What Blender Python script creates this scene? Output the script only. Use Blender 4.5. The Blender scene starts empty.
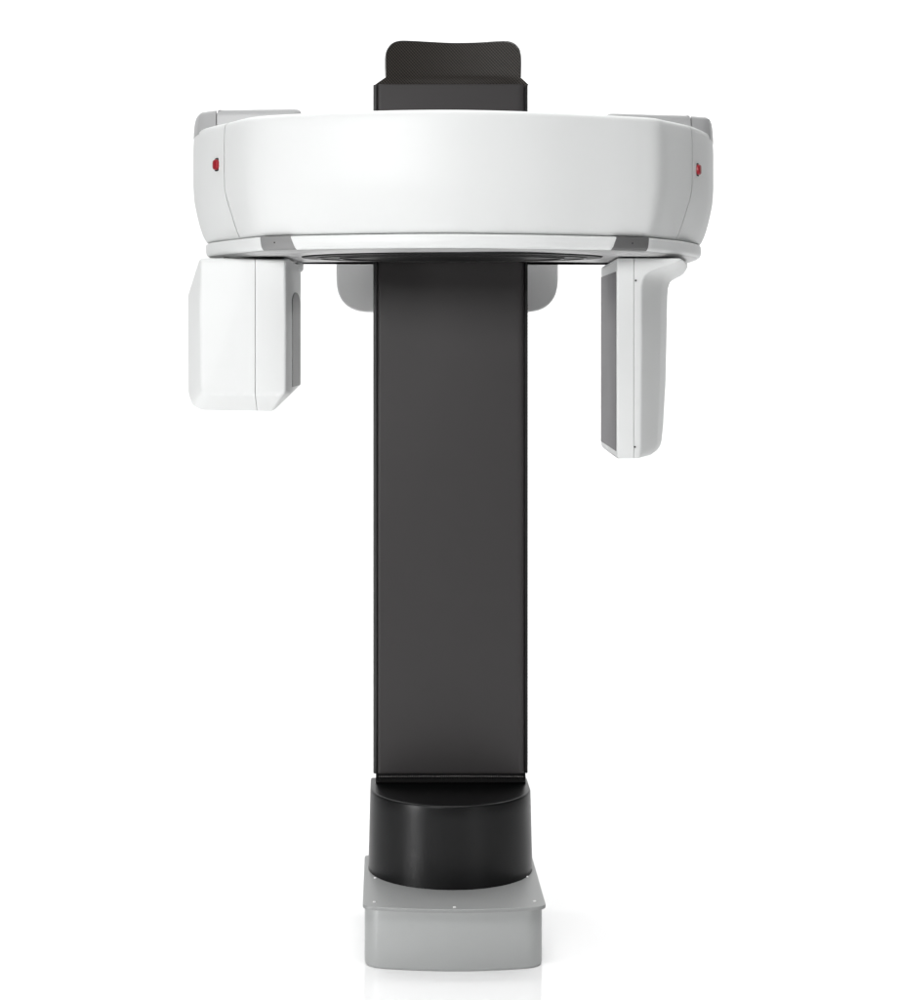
import bpy, bmesh, math, random
from mathutils import Vector
random.seed(4)
sc = bpy.context.scene
C = sc.collection

# ------------------------------------------------------------------ camera
F = 1800.0                      # focal length in photo pixels (900x1000 photo)
PX, PY = 386.0, 345.0           # principal point in the photo
CZ = 1.368                      # camera height (m)
CY = -4.26                      # camera y (m); the column front stands at y = 0
CX = -(450.5 - PX) * 4.26 / F   # column centre is x = 0
cam = bpy.data.objects.new('camera', bpy.data.cameras.new('camera'))
C.objects.link(cam)
cam.location = (CX, CY, CZ)
cam.rotation_euler = (math.radians(90), 0, 0)
cam.data.sensor_fit = 'AUTO'; cam.data.sensor_width = 36
cam.data.lens = 36 * F / 1000
cam.data.shift_x = (450 - PX) / 1000
cam.data.shift_y = -(500 - PY) / 1000
cam.data.clip_end = 200
sc.camera = cam

# ------------------------------------------------------------------ world and lamps
w = bpy.data.worlds.new('World'); sc.world = w; w.use_nodes = True
bg = w.node_tree.nodes['Background']
bg.inputs[0].default_value = (0.97, 0.985, 1, 1); bg.inputs[1].default_value = 0.09

def area(name, loc, target, sx, sy, power, col=(1, 1, 1)):
    l = bpy.data.lights.new(name, 'AREA'); l.shape = 'RECTANGLE'; l.size = sx; l.size_y = sy
    l.energy = power; l.color = col
    o = bpy.data.objects.new(name, l); C.objects.link(o); o.location = loc
    o.rotation_euler = (Vector(target) - Vector(loc)).to_track_quat('-Z', 'Y').to_euler()
    return o
area('key_softbox', (-2.0, -5.1, 2.8), (0.0, 0.0, 2.0), 1.8, 1.4, 14.8).data.spread = math.radians(47)
area('fill_softbox', (2.6, -4.4, 1.4), (0.1, 0.0, 1.1), 1.2, 2.4, 12)
area('strip_softbox', (-2.1, -1.9, 0.62), (0, 0, 0.15), 0.22, 1.0, 6).data.spread = math.radians(90)
area('backdrop_lamp', (0, 1.6, 4.3), (0, 4.6, 1.6), 8.5, 1.2, 196)
area('floor_lamp', (0, 1.2, 4.6), (0, 0.9, 0), 6.8, 3.6, 168)
area('front_floor_lamp', (0, -1.5, 3.9), (0, -1.45, 0), 3.5, 0.8, 25).data.spread = math.radians(58)

sc.view_settings.view_transform = 'Standard'; sc.view_settings.look = 'None'
sc.view_settings.exposure = 0; sc.view_settings.gamma = 1
sc.view_settings.use_curve_mapping = False

# ------------------------------------------------------------------ materials
def mat(name, col, rough=0.4, metal=0.0, spec=0.5, coat=0.0, bump=0.0, bscale=400, rvar=0.0, stretch=None, cvar=0.0):
    m = bpy.data.materials.new(name); m.use_nodes = True
    nt = m.node_tree; b = nt.nodes['Principled BSDF']
    b.inputs['Base Color'].default_value = (*col, 1)
    b.inputs['Roughness'].default_value = rough
    b.inputs['Metallic'].default_value = metal
    b.inputs['Specular IOR Level'].default_value = spec
    b.inputs['Coat Weight'].default_value = coat
    b.inputs['Coat Roughness'].default_value = 0.12
    if bump or rvar or cvar:
        tc = nt.nodes.new('ShaderNodeTexCoord'); mp = nt.nodes.new('ShaderNodeMapping')
        nt.links.new(tc.outputs['Object'], mp.inputs[0])
        if stretch: mp.inputs['Scale'].default_value = stretch
        n = nt.nodes.new('ShaderNodeTexNoise'); n.inputs['Scale'].default_value = bscale
        n.inputs['Detail'].default_value = 4
        nt.links.new(mp.outputs[0], n.inputs['Vector'])
        if bump:
            bp = nt.nodes.new('ShaderNodeBump'); bp.inputs['Strength'].default_value = bump
            bp.inputs['Distance'].default_value = 0.0006
            nt.links.new(n.outputs[0], bp.inputs['Height']); nt.links.new(bp.outputs[0], b.inputs['Normal'])
        n2 = nt.nodes.new('ShaderNodeTexNoise'); n2.inputs['Scale'].default_value = 9 if not stretch else 120
        n2.inputs['Detail'].default_value = 5
        nt.links.new(mp.outputs[0], n2.inputs['Vector'])
        if rvar:
            r = nt.nodes.new('ShaderNodeMapRange')
            r.inputs['To Min'].default_value = rough - rvar; r.inputs['To Max'].default_value = rough + rvar
            nt.links.new(n2.outputs[0], r.inputs[0]); nt.links.new(r.outputs[0], b.inputs['Roughness'])
        if cvar:
            cr = nt.nodes.new('ShaderNodeMix'); cr.data_type = 'RGBA'
            cr.inputs[6].default_value = (*[c * (1 - cvar) for c in col], 1)
            cr.inputs[7].default_value = (*[min(1, c * (1 + cvar)) for c in col], 1)
            nt.links.new(n2.outputs[0], cr.inputs[0]); nt.links.new(cr.outputs[2], b.inputs['Base Color'])
    return m

M_white = mat('white_shell', (0.80, 0.81, 0.805), 0.46, spec=0.4, rvar=0.04, bump=0.03)
M_wshade = mat('white_shell_shaded', (0.49, 0.492, 0.495), 0.4, rvar=0.04, bump=0.03)  # white rear housings, with their shade put into a grey base colour
M_under_w = mat('underside_shaded_shell', (0.5, 0.5, 0.5), 0.35, rvar=0.04)  # white plate greyed: shade on its downward faces is in the colour
M_shield = mat('grey_shield', (0.84, 0.84, 0.84), 0.45, rvar=0.05)
M_clipL = mat('clip_light', (0.26, 0.26, 0.26), 0.4)
M_clipR = mat('clip_dark', (0.13, 0.13, 0.13), 0.4)
M_col = mat('column_paint', (0.046, 0.0432, 0.0436), 0.48, spec=0.3, rvar=0.04, bump=0.06, bscale=900)
M_trim = mat('column_trim', (0.014, 0.014, 0.014), 0.5, spec=0.3)  # right trim darkened to stand for an edge turned from the light
M_trimL = mat('column_trim_satin', (0.042, 0.042, 0.042), 0.4, spec=0.4)
M_drum = mat('drum_plastic', (0.003, 0.003, 0.0034), 0.34, spec=0.33, rvar=0.05, bump=0.08, bscale=700)
M_black = mat('matte_black', (0.006, 0.006, 0.006), 0.6)
M_rub = mat('bellows_rubber', (0.02, 0.02, 0.02), 0.4)
M_plinth = mat('plinth_paint', (0.43, 0.44, 0.437), 0.42, metal=0.25, rvar=0.05, bump=0.15, stretch=(1, 1, 14), bscale=60, cvar=0.05)
M_lid = mat('plinth_lid_shaded', (0.33, 0.335, 0.333), 0.45, metal=0.25, rvar=0.05, bump=0.15, stretch=(1, 14, 1), bscale=60, cvar=0.05)  # plinth grey made darker: weaker light on the top is in the colour
M_screw = mat('screw_steel', (0.8, 0.8, 0.8), 0.35, metal=0.2)
M_red = mat('red_button', (0.34, 0.010, 0.020), 0.35, spec=0.4)
M_dkgrey = mat('grey_window', (0.055, 0.055, 0.055), 0.4, spec=0.3, rvar=0.03)
M_detector = mat('detector_panel', (0.10, 0.094, 0.103), 0.45, spec=0.3, rvar=0.03, bump=0.05, bscale=1200)
M_under = mat('bearing_black', (0.006, 0.006, 0.006), 0.5, spec=0.2)
M_ring = mat('bearing_steel', (0.03, 0.03, 0.03), 0.4)

def mesh_mat():
    m = bpy.data.materials.new('perforated_mesh'); m.use_nodes = True
    nt = m.node_tree; b = nt.nodes['Principled BSDF']
    tc = nt.nodes.new('ShaderNodeTexCoord'); sp = nt.nodes.new('ShaderNodeSeparateXYZ')
    nt.links.new(tc.outputs['Object'], sp.inputs[0])
    def M(op, a, c):
        n = nt.nodes.new('ShaderNodeMath'); n.operation = op
        for i, v in enumerate((a, c)):
            if v is None: continue
            if isinstance(v, (int, float)): n.inputs[i].default_value = v
            else: nt.links.new(v, n.inputs[i])
        return n.outputs[0]
    x, z = sp.outputs['X'], sp.outputs['Z']
    P = 2 * math.pi / 0.0052
    u = M('MULTIPLY', M('ADD', M('MULTIPLY', x, 0.74), M('MULTIPLY', z, 0.67)), P)
    v = M('MULTIPLY', M('SUBTRACT', M('MULTIPLY', x, 0.67), M('MULTIPLY', z, 0.74)), P * 0.92)
    s = M('ADD', M('MULTIPLY', M('SINE', u, None), 0.34), M('MULTIPLY', M('SINE', v, None), 0.12))
    s = M('ADD', s, 0.40)
    mx = nt.nodes.new('ShaderNodeMix'); mx.data_type = 'RGBA'
    mx.inputs[6].default_value = (0.003, 0.0025, 0.002, 1); mx.inputs[7].default_value = (0.062, 0.054, 0.047, 1)
    nt.links.new(s, mx.inputs[0]); nt.links.new(mx.outputs[2], b.inputs['Base Color'])
    bp = nt.nodes.new('ShaderNodeBump'); bp.inputs['Strength'].default_value = 0.5; bp.inputs['Distance'].default_value = 0.0008
    nt.links.new(s, bp.inputs['Height']); nt.links.new(bp.outputs[0], b.inputs['Normal'])
    b.inputs['Roughness'].default_value = 0.5; b.inputs['Specular IOR Level'].default_value = 0.2
    return m
M_mesh = mesh_mat()

def floor_mat():
    m = bpy.data.materials.new('white_studio_floor'); m.use_nodes = True
    nt = m.node_tree; b = nt.nodes['Principled BSDF']
    b.inputs['Base Color'].default_value = (0.90, 0.90, 0.90, 1)
    b.inputs['Roughness'].default_value = 0.035
    b.inputs['IOR'].default_value = 1.55
    return m
M_floor = floor_mat()
M_drop = mat('white_backdrop', (0.90, 0.90, 0.90), 0.7)

# ------------------------------------------------------------------ mesh helpers
def U(px, py, Y):                # photo measurement at distance Y from the camera -> world point
    return Vector((CX + (px - PX) * Y / F, CY + Y, CZ + (PY - py) * Y / F))
def XY(px, Y):
    return (CX + (px - PX) * Y / F, CY + Y)

def finish(name, bm, material, parent=None, angle=35, bevel=0.0, segs=3):
    bmesh.ops.recalc_face_normals(bm, faces=bm.faces)
    me = bpy.data.meshes.new(name); bm.to_mesh(me); bm.free()
    for p in me.polygons: p.use_smooth = True
    me.set_sharp_from_angle(angle=math.radians(angle))
    me.materials.append(material)
    o = bpy.data.objects.new(name, me); C.objects.link(o)
    if parent: o.parent = parent; o.matrix_parent_inverse = parent.matrix_world.inverted()
    if bevel:
        b = o.modifiers.new('bevel', 'BEVEL'); b.width = bevel; b.segments = segs
        b.limit_method = 'ANGLE'; b.angle_limit = math.radians(28); b.harden_normals = True
    return o

def loft(levels, bm=None, cap0=True, cap1=True, close=True):
    bm = bm or bmesh.new()
    rows = [[bm.verts.new(p) for p in L] for L in levels]
    n = len(rows[0])
    for a, b in zip(rows, rows[1:]):
        for i in range(n if close else n - 1):
            j = (i + 1) % n
            bm.faces.new((a[i], a[j], b[j], b[i]))
    if cap0: bm.faces.new(rows[0][::-1])
    if cap1: bm.faces.new(rows[-1])
    return bm

def round_poly(pts, radii, n=6):
    out = []
    N = len(pts)
    for i in range(N):
        p = Vector(pts[i]); a = Vector(pts[i - 1]); b = Vector(pts[(i + 1) % N])
        r = radii[i] if isinstance(radii, (list, tuple)) else radii
        da, db = a - p, b - p
        la, lb = da.length, db.length
        t = min(r, la * 0.49, lb * 0.49)
        s, e = p + da.normalized() * t, p + db.normalized() * t
        for k in range(n + 1):
            u = k / n
            out.append(tuple(s * (1 - u) ** 2 + p * 2 * u * (1 - u) + e * u * u))
    return out

def inset_poly(pts, d):
    """offset a closed polygon (CCW or CW) inward by d"""
    N = len(pts)
    A = sum(pts[i][0] * pts[(i + 1) % N][1] - pts[(i + 1) % N][0] * pts[i][1] for i in range(N))
    sgn = 1 if A > 0 else -1
    out = []
    for i in range(N):
        a = Vector(pts[i - 1][:2]); p = Vector(pts[i][:2]); b = Vector(pts[(i + 1) % N][:2])
        t = (b - a)
        if t.length < 1e-9: out.append(tuple(p)); continue
        t.normalize(); nrm = Vector((-t.y, t.x)) * sgn
        out.append(tuple(p + nrm * d))
    return out

def prism_xy(poly, z0, z1, edge=0.0, bm=None, bottom_edge=None):
    be = edge if bottom_edge is None else bottom_edge
    L = []
    def lv(z, d): L.append([(x, y, z) for x, y in (inset_poly(poly, d) if d else poly)])
    if be:
        for k in range(4):
            a = math.pi / 2 * k / 3; lv(z0 + be * (1 - math.cos(a)), be * (1 - math.sin(a)))
    else: lv(z0, 0)
    if edge:
        for k in range(4):
            a = math.pi / 2 * k / 3
            lv(z1 - edge * (1 - math.sin(a)), edge * (1 - math.cos(a)))
    else: lv(z1, 0)
    return loft(L, bm)

def box_bm(x0, x1, y0, y1, z0, z1, bm=None):
    return loft([[(x0, y0, z), (x1, y0, z), (x1, y1, z), (x0, y1, z)] for z in (z0, z1)], bm)

def catmull(pts, n):
    """through all points, returns samples and the sample index of each knot"""
    out, idx = [], []
    N = len(pts)
    for i in range(N - 1):
        p0 = Vector(pts[max(i - 1, 0)]); p1 = Vector(pts[i]); p2 = Vector(pts[i + 1]); p3 = Vector(pts[min(i + 2, N - 1)])
        if i == 0: p0 = p1 * 2 - p2
        if i == N - 2: p3 = p2 * 2 - p1
        # centripetal
        def tj(t, a, b): return t + max((b - a).length, 1e-6) ** 0.5
        t0 = 0; t1 = tj(t0, p0, p1); t2 = tj(t1, p1, p2); t3 = tj(t2, p2, p3)
        idx.append(len(out))
        for k in range(n):
            t = t1 + (t2 - t1) * k / n
            A1 = p0 * ((t1 - t) / (t1 - t0)) + p1 * ((t - t0) / (t1 - t0))
            A2 = p1 * ((t2 - t) / (t2 - t1)) + p2 * ((t - t1) / (t2 - t1))
            A3 = p2 * ((t3 - t) / (t3 - t2)) + p3 * ((t - t2) / (t3 - t2))
            B1 = A1 * ((t2 - t) / (t2 - t0)) + A2 * ((t - t0) / (t2 - t0))
            B2 = A2 * ((t3 - t) / (t3 - t1)) + A3 * ((t - t1) / (t3 - t1))
            out.append(B1 * ((t2 - t) / (t2 - t1)) + B2 * ((t - t1) / (t2 - t1)))
    idx.append(len(out)); out.append(Vector(pts[-1]))
    return out, idx

# ------------------------------------------------------------------ setting: floor and backdrop
bm = bmesh.new()
fl = box_bm(-9, 9, -7, 3.2, -0.05, 0.0)
o = finish('floor', fl, M_floor); o['kind'] = 'structure'
prof = [(3.2, 0.0)] + [(3.2 + 1.6 * math.sin(a), 1.6 * (1 - math.cos(a))) for a in [math.pi / 2 * k / 16 for k in range(1, 17)]] + [(4.8, 6.0)]
back = prof + [(p[0] + 0.05, p[1] - 0.05) for p in prof[::-1]]
o = finish('backdrop', loft([[(x, y, z) for y, z in back] for x in (-9, 9)]), M_drop); o['kind'] = 'structure'

# ------------------------------------------------------------------ the machine
root = bpy.data.objects.new('dental_scanner', None); C.objects.link(root)
root['label'] = 'tall white and charcoal dental x-ray machine with curved overhead arm on a grey plinth'
root['category'] = 'x-ray machine'
root.empty_display_size = 0.2
def part(name, bm, m, parent=root, label=None, **kw):
    o = finish(name, bm, m, parent, **kw)
    if label: o['label'] = label
    return o

# ---- plinth
ZL = CZ - 1.231                                   # top of the lid
fx0, _ = XY(362.6, 3.95); fx1, _ = XY(546.4, 3.95)
yf, yb_ = CY + 3.95, CY + 4.345
xc = (fx0 + fx1) / 2
def bow_plan(x0, x1, y0, y1, bow, r, rb=0.012):
    """rectangle with a bowed front edge; rounded front corners"""
    pts = []
    n = 24
    xm = (x0 + x1) / 2; hw = (x1 - x0) / 2
    xs = [x0 + r + (x1 - x0 - 2 * r) * k / n for k in range(n + 1)]
    fy = lambda x: y0 - bow * (1 - ((x - xm) / hw) ** 2)
    q0 = Vector((x0, y0 + r)); c0 = Vector((x0, y0 - 0.001)); e0 = Vector((xs[0], fy(xs[0])))
    for k in range(10):
        u = k / 10; pts.append(tuple(q0 * (1 - u) ** 2 + c0 * 2 * u * (1 - u) + e0 * u * u))
    pts += [(x, fy(x)) for x in xs]
    e1 = Vector((xs[-1], fy(xs[-1]))); c1 = Vector((x1, y0 - 0.001)); q1 = Vector((x1, y0 + r))
    for k in range(1, 11):
        u = k / 10; pts.append(tuple(e1 * (1 - u) ** 2 + c1 * 2 * u * (1 - u) + q1 * u * u))
    for (cx, cy, ax, ay) in ((x1, y1, 0, -1), (x0, y1, 1, 0)):
        s = Vector((cx + ax * rb, cy + ay * rb)); c = Vector((cx, cy))
        e = Vector((cx - rb, cy)) if ax == 0 else Vector((cx, cy - rb))
        for k in range(5):
            u = k / 4; pts.append(tuple(s * (1 - u) ** 2 + c * 2 * u * (1 - u) + e * u * u))
    return pts
lid_plan = bow_plan(fx0, fx1, yf, yb_, 0.026, 0.022)
lid = part('plinth_lid', prism_xy(lid_plan, ZL - 0.0075, ZL, edge=0.002, bottom_edge=0.0), M_lid)
body_plan = bow_plan(fx0 + 0.004, fx1 - 0.006, yf + 0.006, yb_ - 0.006, 0.026, 0.040)
L = []
for z, d in ((0.0, 0.004), (0.0015, 0.0012), (0.005, 0.0), (ZL - 0.018, 0.0), (ZL - 0.014, 0.0005), (ZL - 0.0076, 0.0005)):
    L.append([(x, y, z) for x, y in (inset_poly(body_plan, d) if d else body_plan)])
part('plinth_box', loft(L), M_plinth)
sy = lambda py: CY + (CZ - ZL) * F / (py - PY)
for px, py in ((374.3, 902.3), (454.5, 907.6), (534.7, 901.5), (375.2, 878.2), (527.0, 877.0)):
    Y = (CZ - ZL) * F / (py - PY); p = U(px, py, Y)
    b = bmesh.new()
    prf = [(0.0037, 0), (0.0037, 0.0009), (0.0030, 0.0018), (0.0012, 0.0024)]
    L = [[(p.x + r * math.cos(t), p.y + r * math.sin(t), ZL + 0.0001 + h) for t in [2 * math.pi * k / 14 for k in range(14)]] for r, h in prf]
    part('screw', loft(L, b), M_screw, parent=lid)

# ---- drum (half-round tapered foot)
ZD = 0.326
def drum_plan(hw, ry, x0, yw, yback, n=96):
    pts = [(x0 - hw * math.cos(a), yw - ry * math.sin(a)) for a in [math.pi * k / n for k in range(n + 1)]]
    return pts + [(x0 + hw, yback), (x0 - hw, yback)]
xd = (XY(368.3, 4.24)[0] + XY(532.3, 4.24)[0]) / 2
L = []
zb = ZL + 0.0005
for t, z, d in [(0, zb, 0), (1 / 6, 0, 0), (2 / 6, 0, 0), (3 / 6, 0, 0), (4 / 6, 0, 0), (5 / 6, 0, 0), (0.97, 0, 0)]:
    zz = zb + (ZD - zb) * t
    hw = 0.1930 + (0.1885 - 0.1930) * t
    L.append([(x, y, zz) for x, y in drum_plan(hw, 0.176 - 0.004 * t, xd, CY + 4.24, CY + 4.335)])
for dz, d in ((0.0035, 0.0004), (0.0018, 0.0014), (0.0006, 0.0028), (0.0, 0.005)):
    L.append([(x, y, ZD - dz) for x, y in drum_plan(0.1885 - d, 0.172 - d, xd, CY + 4.24, CY + 4.335)])
drum = part('drum_foot', loft(L), M_drum, angle=50)

# ---- column
xl = XY(373.2, 4.26)[0]; xr = XY(528.0, 4.26)[0]
zt = CZ + (PY - 84.0) * 4.26 / F; zbm = CZ + (PY - 774.3) * 4.26 / F
colp = round_poly([(xl + 0.0102, 0.205), (xl + 0.0102, 0.0), (xr - 0.0058, 0.0), (xr - 0.0058, 0.205)], [0.01, 0.008, 0.020, 0.01], 10)
L = []
for z, d in ((zbm, 0.006), (zbm + 0.0008, 0.003), (zbm + 0.003, 0.001), (zbm + 0.007, 0.0), (zt - 0.004, 0.0), (zt - 0.001, 0.001), (zt, 0.003)):
    L.append([(x, y, z) for x, y in (inset_poly(colp, d) if d else colp)])
column = part('column', loft(L), M_col)
# slender side trims with a rounded nose
for (a, b_, y0, rr, mt_) in ((xl, xl + 0.0098, 0.001, 0.0065, M_trimL), (xr - 0.0056, xr, 0.005, 0.003, M_trim)):
    pl = round_poly([(a, 0.19), (a, y0), (b_, y0), (b_, 0.19)], rr, 6)
    part('edge_trim', prism_xy(pl, zbm + 0.001, zt - 0.001, edge=0.002, bottom_edge=0.002), mt_, parent=column)
part('inner_frame', box_bm(xl + 0.002, xr - 0.002, 0.012, 0.18, zbm + 0.001, zt - 0.004), M_black, parent=column)
# fine rack of teeth running down the right edge
b = bmesh.new()
z = zbm + 0.02
while z < 1.46:
    box_bm(xr + 0.0004, xr + 0.0012, 0.018, 0.03, z, z + 0.0045, b); z += 0.0085
part('tooth_rack', b, M_trim, parent=column)

# ---- bellows between the column and the drum
b = bmesh.new()
N = 120
x0, x1 = xl + 0.006, xr - 0.004
zc0, zc1 = ZD - 0.002, zbm + 0.004
rows = []
for z, off in ((zc0, 0.012), (ZD + 0.004, 0.002), (ZD + 0.009, 0.012), (ZD + 0.0155, 0.002), (ZD + 0.021, 0.012), (zc1, 0.004)):
    row = []
    for k in range(N + 1):
        t = k / N; x = x0 + (x1 - x0) * t
        y = 0.012 + off + (0.0015 if k % 2 else 0)
        row.append((x, y, z))
    row += [(x1, 0.18, z), (x0, 0.18, z)]
    rows.append(row)
loft(rows, b)
part('bellows', b, M_rub, angle=20)
b = bmesh.new()                       # beaded seam just under the column
for k in range(70):
    t = (k + 0.5) / 70; x = x0 + 0.006 + (x1 - x0 - 0.012) * t
    zz = zbm - 0.0052 - 0.0012 * abs(2 * t - 1) ** 2
    for v in bmesh.ops.create_icosphere(b, subdivisions=1, radius=0.0011)['verts']:
        v.co += Vector((x, 0.003, zz))
part('beaded_seam', b, mat('bead_grey', (0.5, 0.48, 0.48), 0.4))

# ---- perforated rest panel on top
out = [(374.8, 84.6), (386.0, 77.0), (386.0, 56.0), (388.0, 49.5), (392.5, 44.0), (399.0, 41.6), (412, 41.6), (430, 42.6), (453, 43.6), (478, 43.2), (498, 41.9), (508, 41.9),
       (514.5, 44.4), (518.5, 49.0), (520.2, 56.0), (520.2, 77.2), (528.6, 84.8)]
def rest_Y(px, py):
    u = (px - 453) / 67
    base = 4.292 - 0.020 * u * u
    if py > 77: base = base + (4.268 - base) * min(1, (py - 77) / 7.6)
    return base
b = bmesh.new()
NX = 56
def top_at(px):
    for (a, c) in zip(out[2:], out[3:-2]):
        if a[0] <= px <= c[0] and c[0] - a[0] > 1e-6:
            return a[1] + (c[1] - a[1]) * (px - a[0]) / (c[0] - a[0])
    return 56.0
lv = []
for row in range(14):
    rf, rb = [], []
    for k in range(NX + 1):
        u = 0.5 - 0.5 * math.cos(math.pi * k / NX)
        px = 386.0 + 134.2 * u
        tp = top_at(px)
        if row == 0: px, py = 378 + (525 - 378) * u, 87.0
        elif row == 1: px, py = 374.8 + (528.6 - 374.8) * u, 84.7
        elif row == 2: px, py = 380.4 + (524.4 - 380.4) * u, 80.8
        else: py = 77.0 + (tp - 77.0) * (row - 3) / 10
        p = U(px, py, rest_Y(px, py))
        rf.append(p); rb.append(p + Vector((0, 0.007, 0)))
    lv.append(rf + rb[::-1])
rest = part('perforated_rest', loft(lv, b), M_mesh, angle=60)
# thin rolled rim round the panel
def tube(path, r, bm, seg=8):
    rings = []
    for i, p in enumerate(path):
        a = path[max(i - 1, 0)]; c = path[min(i + 1, len(path) - 1)]
        t = (c - a).normalized(); s = Vector((0, 1, 0)); q = t.cross(s).normalized(); s = q.cross(t)
        rings.append([p + (q * math.cos(u) + s * math.sin(u)) * r for u in [2 * math.pi * k / seg for k in range(seg)]])
    return loft(rings, bm)
path = [U(px, py, rest_Y(px, min(py, 77)) + 0.004) for px, py in out[1:-1]]
sm, _ = catmull([tuple(p) for p in path], 5)
part('rim', tube(sm, 0.0022, bmesh.new()), mat('rim_grey', (0.11, 0.11, 0.11), 0.3, metal=0.6), parent=rest, angle=80)

# ---- overhead arm: common plan path (px at mid height, distance)
KN = [(203, 4.36), (196, 4.26), (193.2, 4.17), (197.5, 4.10), (210, 4.03), (224, 3.972), (246, 3.880), (262, 3.848), (300, 3.812), (374, 3.766), (450, 3.750),
      (530, 3.778), (600, 3.832), (640, 3.868), (658, 3.890), (669, 3.930), (692.3, 4.020), (702, 4.085), (710.5, 4.165), (713.6, 4.25), (711, 4.34), (704, 4.42)]
knots = [XY(*k) for k in KN]
samples, kidx = catmull(knots, 12)
samples = [(v[0], v[1]) for v in samples]
iL, iR = kidx[5], kidx[16]
# outward normals along the path
nor = []
for i, p in enumerate(samples):
    a = Vector(samples[max(i - 1, 0)]); c = Vector(samples[min(i + 1, len(samples) - 1)])
    t = (c - a).normalized(); nor.append(Vector((t.y, -t.x)))
# seam-parallel index shift is small: warp x near the seams towards the bottom
PROFILE = [(.4925, .026), (.4923, .018), (.4912, .0115), (.4885, .0065), (.484, .0032), (.476, .0012), (.46, .0003), (.44, 0), (.40, 0), (.37, .0), (.345, .001), (.325, .0036), (.305, .0078),
           (.285, .0125), (.268, .0172), (.256, .0212), (.248, .0248), (.2425, .0275), (.2385, .0302), (.2362, .0335), (.2352, .039)]
def warp(x, z):
    t = max(0.0, (0.34 - z) / 0.1)
    sL = knots[5][0]; sR = knots[16][0]
    wl = math.exp(-((x - sL) / 0.035) ** 2) * 0.012 * t
    wr = -math.exp(-((x - sR) / 0.035) ** 2) * 0.012 * t
    return wl + wr
def strip(i0, i1, z, d, dx0=0.0, dx1=0.0):
    pts = []
    for i in range(i0, i1 + 1):
        p = Vector(samples[i]) - nor[i] * d
        x = p.x + warp(p.x, z)
        pts.append([x, p.y])
    # gap at the seam ends
    t = Vector(pts[1]) - Vector(pts[0]); t.normalize(); pts[0] = [pts[0][0] + t.x * dx0, pts[0][1] + t.y * dx0]
    t = Vector(pts[-2]) - Vector(pts[-1]); t.normalize(); pts[-1] = [pts[-1][0] + t.x * dx1, pts[-1][1] + t.y * dx1]
    return pts
G = 0.0011
def arm_piece(i0, i1, back, g0, g1):
    L = []
    for z, d in PROFILE:
        s = strip(i0, i1, z, d, g0, g1)
        L.append([(x, y, CZ + z) for x, y in s] + [(x, y, CZ + z) for x, y in back])
    return loft(L)
# main front cover
yB = CY + 4.235

main = part('front_cover', arm_piece(iL, iR, [(knots[16][0] - 0.035, yB), (knots[5][0] + 0.035, yB)], G, G), M_white, angle=40)
capL = part('end_cap', arm_piece(0, iL, [(knots[5][0] + 0.03, yB), (knots[5][0] + 0.01, CY + 4.36)], 0, G), M_white, angle=40)
capR = part('end_cap', arm_piece(iR, len(samples) - 1, [(knots[16][0] - 0.01, CY + 4.42), (knots[16][0] - 0.03, yB)], G, 0), M_white, angle=40)

# raised rear housings behind the front cover: an inner block and a piece above each end cap
HP = [(.480, .0006), (.490, .0010), (.502, .0018), (.514, .0035), (.523, .0062), (.528, .0095), (.531, .014), (.532, .020)]
def blk(plan, dz, prof=HP, fx=None):
    if fx is not None:                       # seam-side plane x = fx stays put, outer side draws in
        L = []
        ext = max(abs(x - fx) for x, y in plan)
        for z, d in prof:
            L.append([(fx + (x - fx) * (1 - d / ext), y + d * 0.5 * (1 if y < CY + 4.2 else -1), CZ + z + dz) for x, y in plan])
        return loft(L)
    return loft([[(x, y, CZ + z + dz) for x, y in (inset_poly(plan, d) if d else plan)] for z, d in prof])
HI = [(.40, 0), (.517, .0), (.523, .001), (.528, .003), (.531, .006), (.532, .010)]
pl = round_poly([XY(216.6, 4.07), XY(302, 4.05), XY(302, 4.235), XY(216.6, 4.33)], [0.002, 0.03, 0.03, 0.002], 6)
part('rear_housing', blk(pl, 0.0005, HI), M_wshade, angle=50)
pl = [tuple(p) for p in samples[0:kidx[3] + 1]] + [XY(206, 4.085), XY(215.9, 4.07), XY(215.9, 4.33)]
part('housing_end', blk(pl, 0.0, fx=XY(215.9, 4.07)[0]), M_wshade, angle=50)
pl = round_poly([XY(605, 4.10), XY(691.2, 4.145), XY(691.2, 4.42), XY(605, 4.235)], [0.03, 0.002, 0.002, 0.03], 6)
part('rear_housing', blk(pl, -0.0025, HI), M_wshade, angle=50)
pl = [XY(691.9, 4.42), XY(691.9, 4.145), XY(701, 4.155)] + [tuple(p) for p in samples[kidx[18]:]]
part('housing_end', blk(pl, -0.0035, fx=XY(691.9, 4.145)[0]), M_wshade, angle=50)

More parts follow.
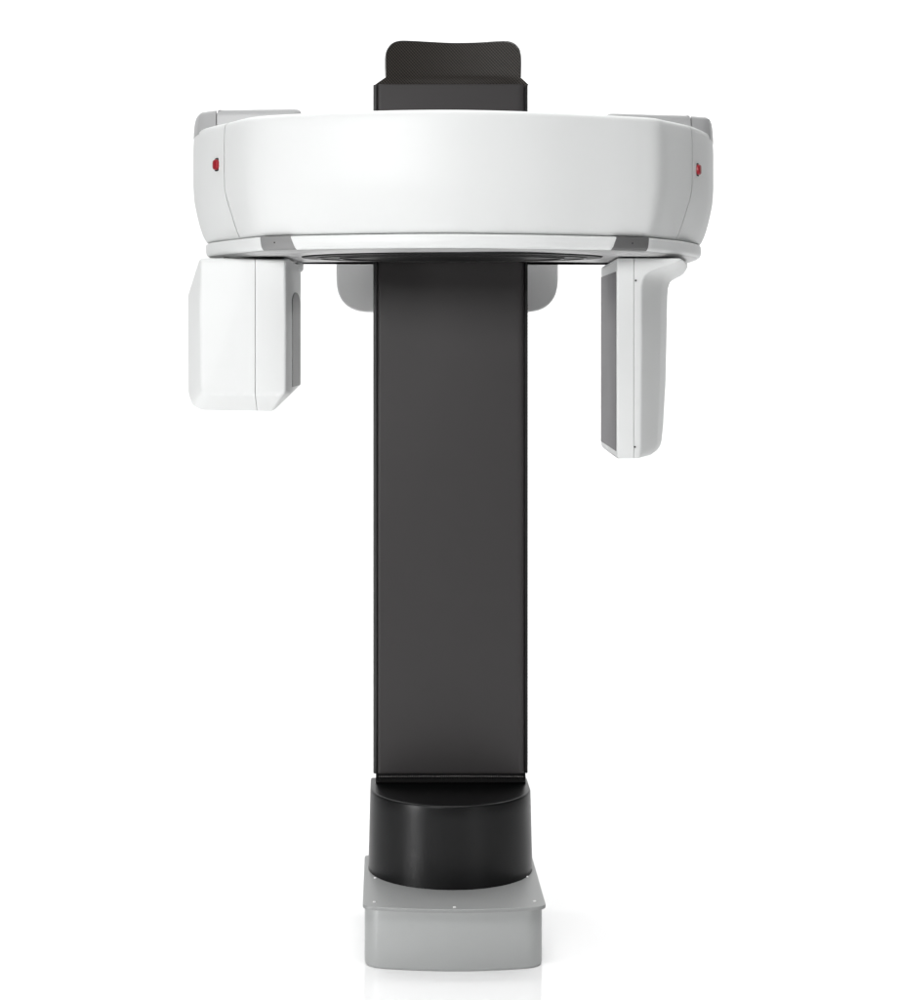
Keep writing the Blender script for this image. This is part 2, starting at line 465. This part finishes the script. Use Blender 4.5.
# emergency buttons on the end caps
def nearest(px, Yguess):
    x = XY(px, Yguess)[0]
    i = min(range(len(samples)), key=lambda i: abs(samples[i][0] - x)); return i
def oriented(bm, P, t, n):
    up = Vector((0, 0, 1))
    for v in bm.verts: v.co = P + t * v.co.x + n * v.co.y + up * v.co.z
    return bm
for cap, px, py, Yg in ((capL, 216.5, 164.7, 4.0), (capR, 697.8, 169.7, 4.055)):
    i = nearest(px, Yg); p = samples[i]; n = Vector((nor[i].x, nor[i].y, 0)); t = Vector((-n.y, n.x, 0))
    P = Vector((p[0], p[1], CZ + (PY - py) * (p[1] - CY) / F))
    pl = round_poly([(-0.0105, -0.0115), (0.0105, -0.0115), (0.0105, 0.0115), (-0.0105, 0.0115)], 0.009, 6)
    def slab(poly, h0, h1, e):
        L = [[(a, h0, c) for a, c in poly], [(a, h1 - e, c) for a, c in poly]]
        for k in (1, 2, 3):
            u = math.pi / 2 * k / 3
            L.append([(a, h1 - e + e * math.sin(u), c) for a, c in inset_poly(poly, e * (1 - math.cos(u)))])
        return loft(L)
    base = round_poly([(-0.009, -0.0145), (0.009, -0.0145), (0.009, 0.0145), (-0.009, 0.0145)], 0.005, 5)
    part('button_socket', oriented(slab(base, -0.01, 0.0009, 0.0004), P, t, n), M_black, parent=cap)
    part('red_button', oriented(slab(pl, -0.004, 0.0068, 0.0036), P, t, n), M_red, parent=cap)

# ---- lower plate under the cover
def rim_pts(d):
    out = []
    n = len(samples)
    for i in range(0, n, 1):
        s = (i / (n - 1)) * 2 - 1
        base = 0.021 + 0.015 * abs(s) ** 3
        out.append(tuple(Vector(samples[i]) - nor[i] * (base + d)))
    return out
backpts = [XY(680, 4.42), XY(640, 4.33), XY(600, 4.29), XY(545, 4.245), XY(355, 4.245), XY(300, 4.285), XY(240, 4.31), XY(222, 4.36)]
L = []
for z, d in ((.2335, .010), (.2330, .004), (.2315, .0012), (.229, 0), (.218, 0), (.211, .0008), (.2065, .003), (.2040, .0065), (.2030, .0095)):
    L.append([(x, y, CZ + z) for x, y in rim_pts(d)] + [(x, y, CZ + z) for x, y in backpts])
rim = part('lower_plate', loft(L), M_white, angle=50)
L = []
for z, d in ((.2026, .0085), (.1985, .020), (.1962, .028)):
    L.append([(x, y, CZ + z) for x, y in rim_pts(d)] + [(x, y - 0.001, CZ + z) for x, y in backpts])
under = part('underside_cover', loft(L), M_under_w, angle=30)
# bearing seen from below
bc = Vector((XY(452, 4.0)[0], XY(452, 4.0)[1]))
def ell(rx, ry, n=96): return [(bc.x + rx * math.cos(2 * math.pi * k / n), bc.y + ry * math.sin(2 * math.pi * k / n)) for k in range(n)]
zu = CZ + .1962
part('bearing_plate', loft([[(x, y, z) for x, y in ell(a, c)] for z, a, c in ((zu - 0.0002, .335, .20), (zu - 0.0030, .332, .198))]), M_under, parent=under)
for rx, ry, h in ((.30, .165, .005), (.25, .135, .0062)):
    L = []
    for dz, dr in ((-.003, 0), (-h, 0), (-h, .006), (-.003, .006)):
        L.append([(x, y, zu + dz) for x, y in ell(rx - dr, ry - dr)])
    L.append(L[0])
    b = loft(L[:-1], cap0=False, cap1=False)
    part('bearing_ring', b, M_ring, parent=under)

# clips on the rim
def clip(px0, px1, shear, m, Y0, Y1, dotpx, label):
    i0, i1 = nearest(px0, Y0), nearest(px1, Y1)
    rp = rim_pts(0)
    step = (Vector(rp[i1]) - Vector(rp[i0])).length / (i1 - i0)
    b = bmesh.new()
    zs = [(.2338, .005), (.2325, -.0006), (.229, -.0019), (.218, -.0019), (.211, -.0012), (.206, .0015), (.2036, .005)]
    L = []
    for z, d in zs:
        t = (.2338 - z) / .03
        off = shear * t
        row = []
        for k in range(9):
            j = i0 + (i1 - i0) * k / 8 + off / step
            a = int(j); f = j - a
            q = Vector(rp[a]) * (1 - f) + Vector(rp[min(a + 1, len(rp) - 1)]) * f
            nn = nor[a]
            q = q - nn * d
            row.append((q.x, q.y, CZ + z))
        inner = [(x - nor[i0].x * 0.012, y - nor[i0].y * 0.012, z_) for x, y, z_ in row[::-1]]
        L.append(row + inner)
    o = part('clip', loft(L, b), m, parent=rim, label=label, angle=40)
    i = nearest(dotpx, Y0); q = Vector(rp[i]) + nor[i] * 0.0020
    n = Vector((nor[i].x, nor[i].y, 0)); t = Vector((-n.y, n.x, 0))
    disc = [(0.0016 * math.cos(2 * math.pi * k / 12), 0.0018 * math.sin(2 * math.pi * k / 12)) for k in range(12)]
    part('pin_hole', oriented(loft([[(a, h, c) for a, c in disc] for h in (-0.001, 0.0004)]), Vector((q.x, q.y, CZ + .2195)), t, n), M_black, parent=o)
clip(254.6, 287.8, 0.008, M_clipL, 3.89, 3.86, 272.4, 'light grey metal clip')
clip(619, 652.6, -0.007, M_clipR, 3.88, 3.92, 636.2, 'dark grey metal clip')

# ---- tube head (left, hangs under the arm)
A = [(200, 260), (285, 260), (286, 320), (286, 392), (282, 395.5), (208.5, 394.3), (203.2, 391.8), (200.8, 384), (199.5, 300)]
B = [(199.5, 258.2), (290, 258.5), (291, 320), (291, 393.5), (273, 411.5), (202, 410), (192.5, 405.5), (188.3, 393), (187.8, 296)]
D = [(202, 259.5), (301, 266), (301, 320), (301, 384), (286, 399), (204, 408.3), (196, 404), (192, 392), (192, 300)]
def solidify_sections(secs):
    return loft([[U(px, py, Y) for px, py in pts] for pts, Y in secs])
def cut(bm, x, keep_right, gap):
    geom = bm.verts[:] + bm.edges[:] + bm.faces[:]
    co = Vector((x + (gap if keep_right else -gap), 0, 0))
    r = bmesh.ops.bisect_plane(bm, geom=geom, plane_co=co, plane_no=(1, 0, 0), clear_inner=keep_right, clear_outer=not keep_right)
    es = [e for e in r['geom_cut'] if isinstance(e, bmesh.types.BMEdge)]
    bmesh.ops.contextual_create(bm, geom=es)
    return bm
def bevelled(bm, wd, ang=22, seg=3):
    bmesh.ops.recalc_face_normals(bm, faces=bm.faces)
    es = [e for e in bm.edges if len(e.link_faces) == 2 and e.calc_face_angle(0) > math.radians(ang)]
    bmesh.ops.bevel(bm, geom=es, offset=wd, segments=seg, profile=0.5, affect='EDGES', clamp_overlap=True)
    return bm
secs = [(A, 3.965), (B, 4.03), (D, 4.28)]
sx = XY(255, 3.965)[0]
M_tube = M_white
headL = part('tube_head', cut(bevelled(solidify_sections(secs), 0.010, 18, 4), sx, False, 0.0006), M_tube, angle=30)
part('inner_shell', cut(bevelled(solidify_sections(secs), 0.010, 18, 4), sx, True, 0.0006), M_tube, parent=headL, angle=30)
# grey window on the inner face
def on_face(s, py):
    Y = 4.03 + 0.25 * s
    zz = (PY - py) * 4.155 / F          # same height all along the face
    return Vector((CX + ((291 + 10 * s) - PX) * Y / F, CY + Y, CZ + zz))
n_ = Vector((1, -0.05, 0)).normalized()
pts = [(0.10, 386), (0.10, 304)] + [(0.5 - 0.40 * math.cos(math.pi * k / 10), 304 - 11.5 * math.sin(math.pi * k / 10)) for k in range(1, 10)] + [(0.90, 304), (0.90, 386)]
L = [[on_face(s, p) + n_ * h for s, p in pts] for h in (-0.004, 0.0008)]
part('inner_window', loft(L), M_dkgrey, parent=headL)
pl = round_poly([XY(296, 4.23), XY(303.4, 4.23), XY(302.8, 4.285), XY(296, 4.285)], 0.004, 4)
part('lip', prism_xy(pl, CZ + (PY - 271.5) * 4.25 / F, CZ + (PY - 262.8) * 4.25 / F, edge=0.005), M_tube, parent=headL)
part('hanger', box_bm(XY(225, 4.1)[0], XY(285, 4.1)[0], CY + 4.06, CY + 4.22, CZ + .180, CZ + .1975), M_black, parent=headL)

# ---- detector head (right, hangs under the arm)
rows = [(258.2, 681, 684, 685, .003), (258.9, 682, 684.6, 685.6, .001), (260.5, 681, 685, 686, 0), (263, 675, 683.5, 686, 0), (266, 665, 679, 685, 0), (268.5, 657, 673, 682, 0), (271, 651, 668, 677.5, 0), (275, 646, 664, 671.5, 0), (280, 643.3, 661.8, 668.3, 0), (286, 642.2, 661.2, 666.6, 0),
        (294, 642, 661, 666, 0), (320, 642, 660.6, 665.6, 0), (380, 641.8, 660, 664.4, 0), (430, 641.5, 658, 661.8, 0), (445, 641.3, 657, 660.3, 0), (451, 641.2, 656, 658.8, 0), (455, 641, 654.5, 656.3, 0.0005), (457.6, 640.6, 652, 653, .002), (458.8, 640, 649, 649.6, .005)]
def detector():
    L = []
    for py, c, d, e, ins in rows:
        e += 1.6
        z = CZ + (PY - py) * 3.99 / F
        pts = [XY(601, 4.44), XY(617, 3.99), XY(c, 3.995), XY(d, 4.09), XY(e, 4.18), XY(e - 3, 4.44)]
        pl = round_poly(pts, [0.004, 0.004, 0.006, 0.012, 0.016, 0.01], 4)
        if ins: pl = inset_poly(pl, ins)
        L.append([(x, y, z) for x, y in pl])
    return loft(L)
sx = XY(634, 3.99)[0]
headR = part('detector_head', cut(detector(), sx, True, 0.0005), M_white, angle=32)
inner = part('inner_shell', cut(detector(), sx, False, 0.0005), M_white, parent=headR, angle=32)
q0 = Vector((*XY(617, 3.99), 0)); q1 = Vector((*XY(601, 4.44), 0)); tt = (q1 - q0); nn = Vector((tt.y, -tt.x, 0)).normalized()
if nn.x > 0: nn = -nn
L = []
for h in (-0.004, 0.0012):
    L.append([q0 + tt * s + nn * h + Vector((0, 0, CZ + z)) for s, z in ((0.035, .163), (0.972, .1665), (0.972, -.2365), (0.035, -.236))])
part('sensor_panel', loft(L), M_detector, parent=headR)
for px, py in ((635.9, 280.5), (635.0, 447)):
    disc = [(0.0020 * math.cos(2 * math.pi * k / 12), 0.0020 * math.sin(2 * math.pi * k / 12)) for k in range(12)]
    p = U(px, py, 3.99)
    part('pin_hole', loft([[(p.x + a, p.y + h, p.z + c) for a, c in disc] for h in (-0.0003, 0.004)]), M_black, parent=headR)
part('hanger', box_bm(XY(640, 4.1)[0], XY(672, 4.1)[0], CY + 4.08, CY + 4.22, CZ + .180, CZ + .1975), M_black, parent=headR)

# ---- carriage and rear shield
part('carriage', box_bm(XY(400, 4.26)[0], XY(500, 4.26)[0], CY + 4.20, CY + 4.262, CZ + .26, CZ + .44), M_black)
a = XY(336.2, 4.52)[0]; c = XY(558.3, 4.52)[0]; zb_ = CZ + (PY - 312.3) * 4.52 / F; zt_ = CZ + (PY - 215) * 4.52 / F
def xz_slab(poly, y0, y1, e):
    L = []
    for k in range(4):
        u = math.pi / 2 * k / 3; L.append([(x, y0 + e * (1 - math.sin(u)), z) for x, z in inset_poly(poly, e * (1 - math.cos(u)))])
    L = L[::-1] + [[(x, y1, z) for x, z in poly]]
    return loft(L)
pl = round_poly([(a, zb_), (c, zb_), (c, zt_), (a, zt_)], [0.085, 0.085, 0.03, 0.03], 12)
shield = part('rear_shield', xz_slab(pl, CY + 4.52, CY + 4.545, 0.005), M_shield, angle=40)
part('shield_bracket', box_bm(-0.08, 0.08, 0.203, 0.262, CZ + .10, CZ + .22), M_black, parent=shield)
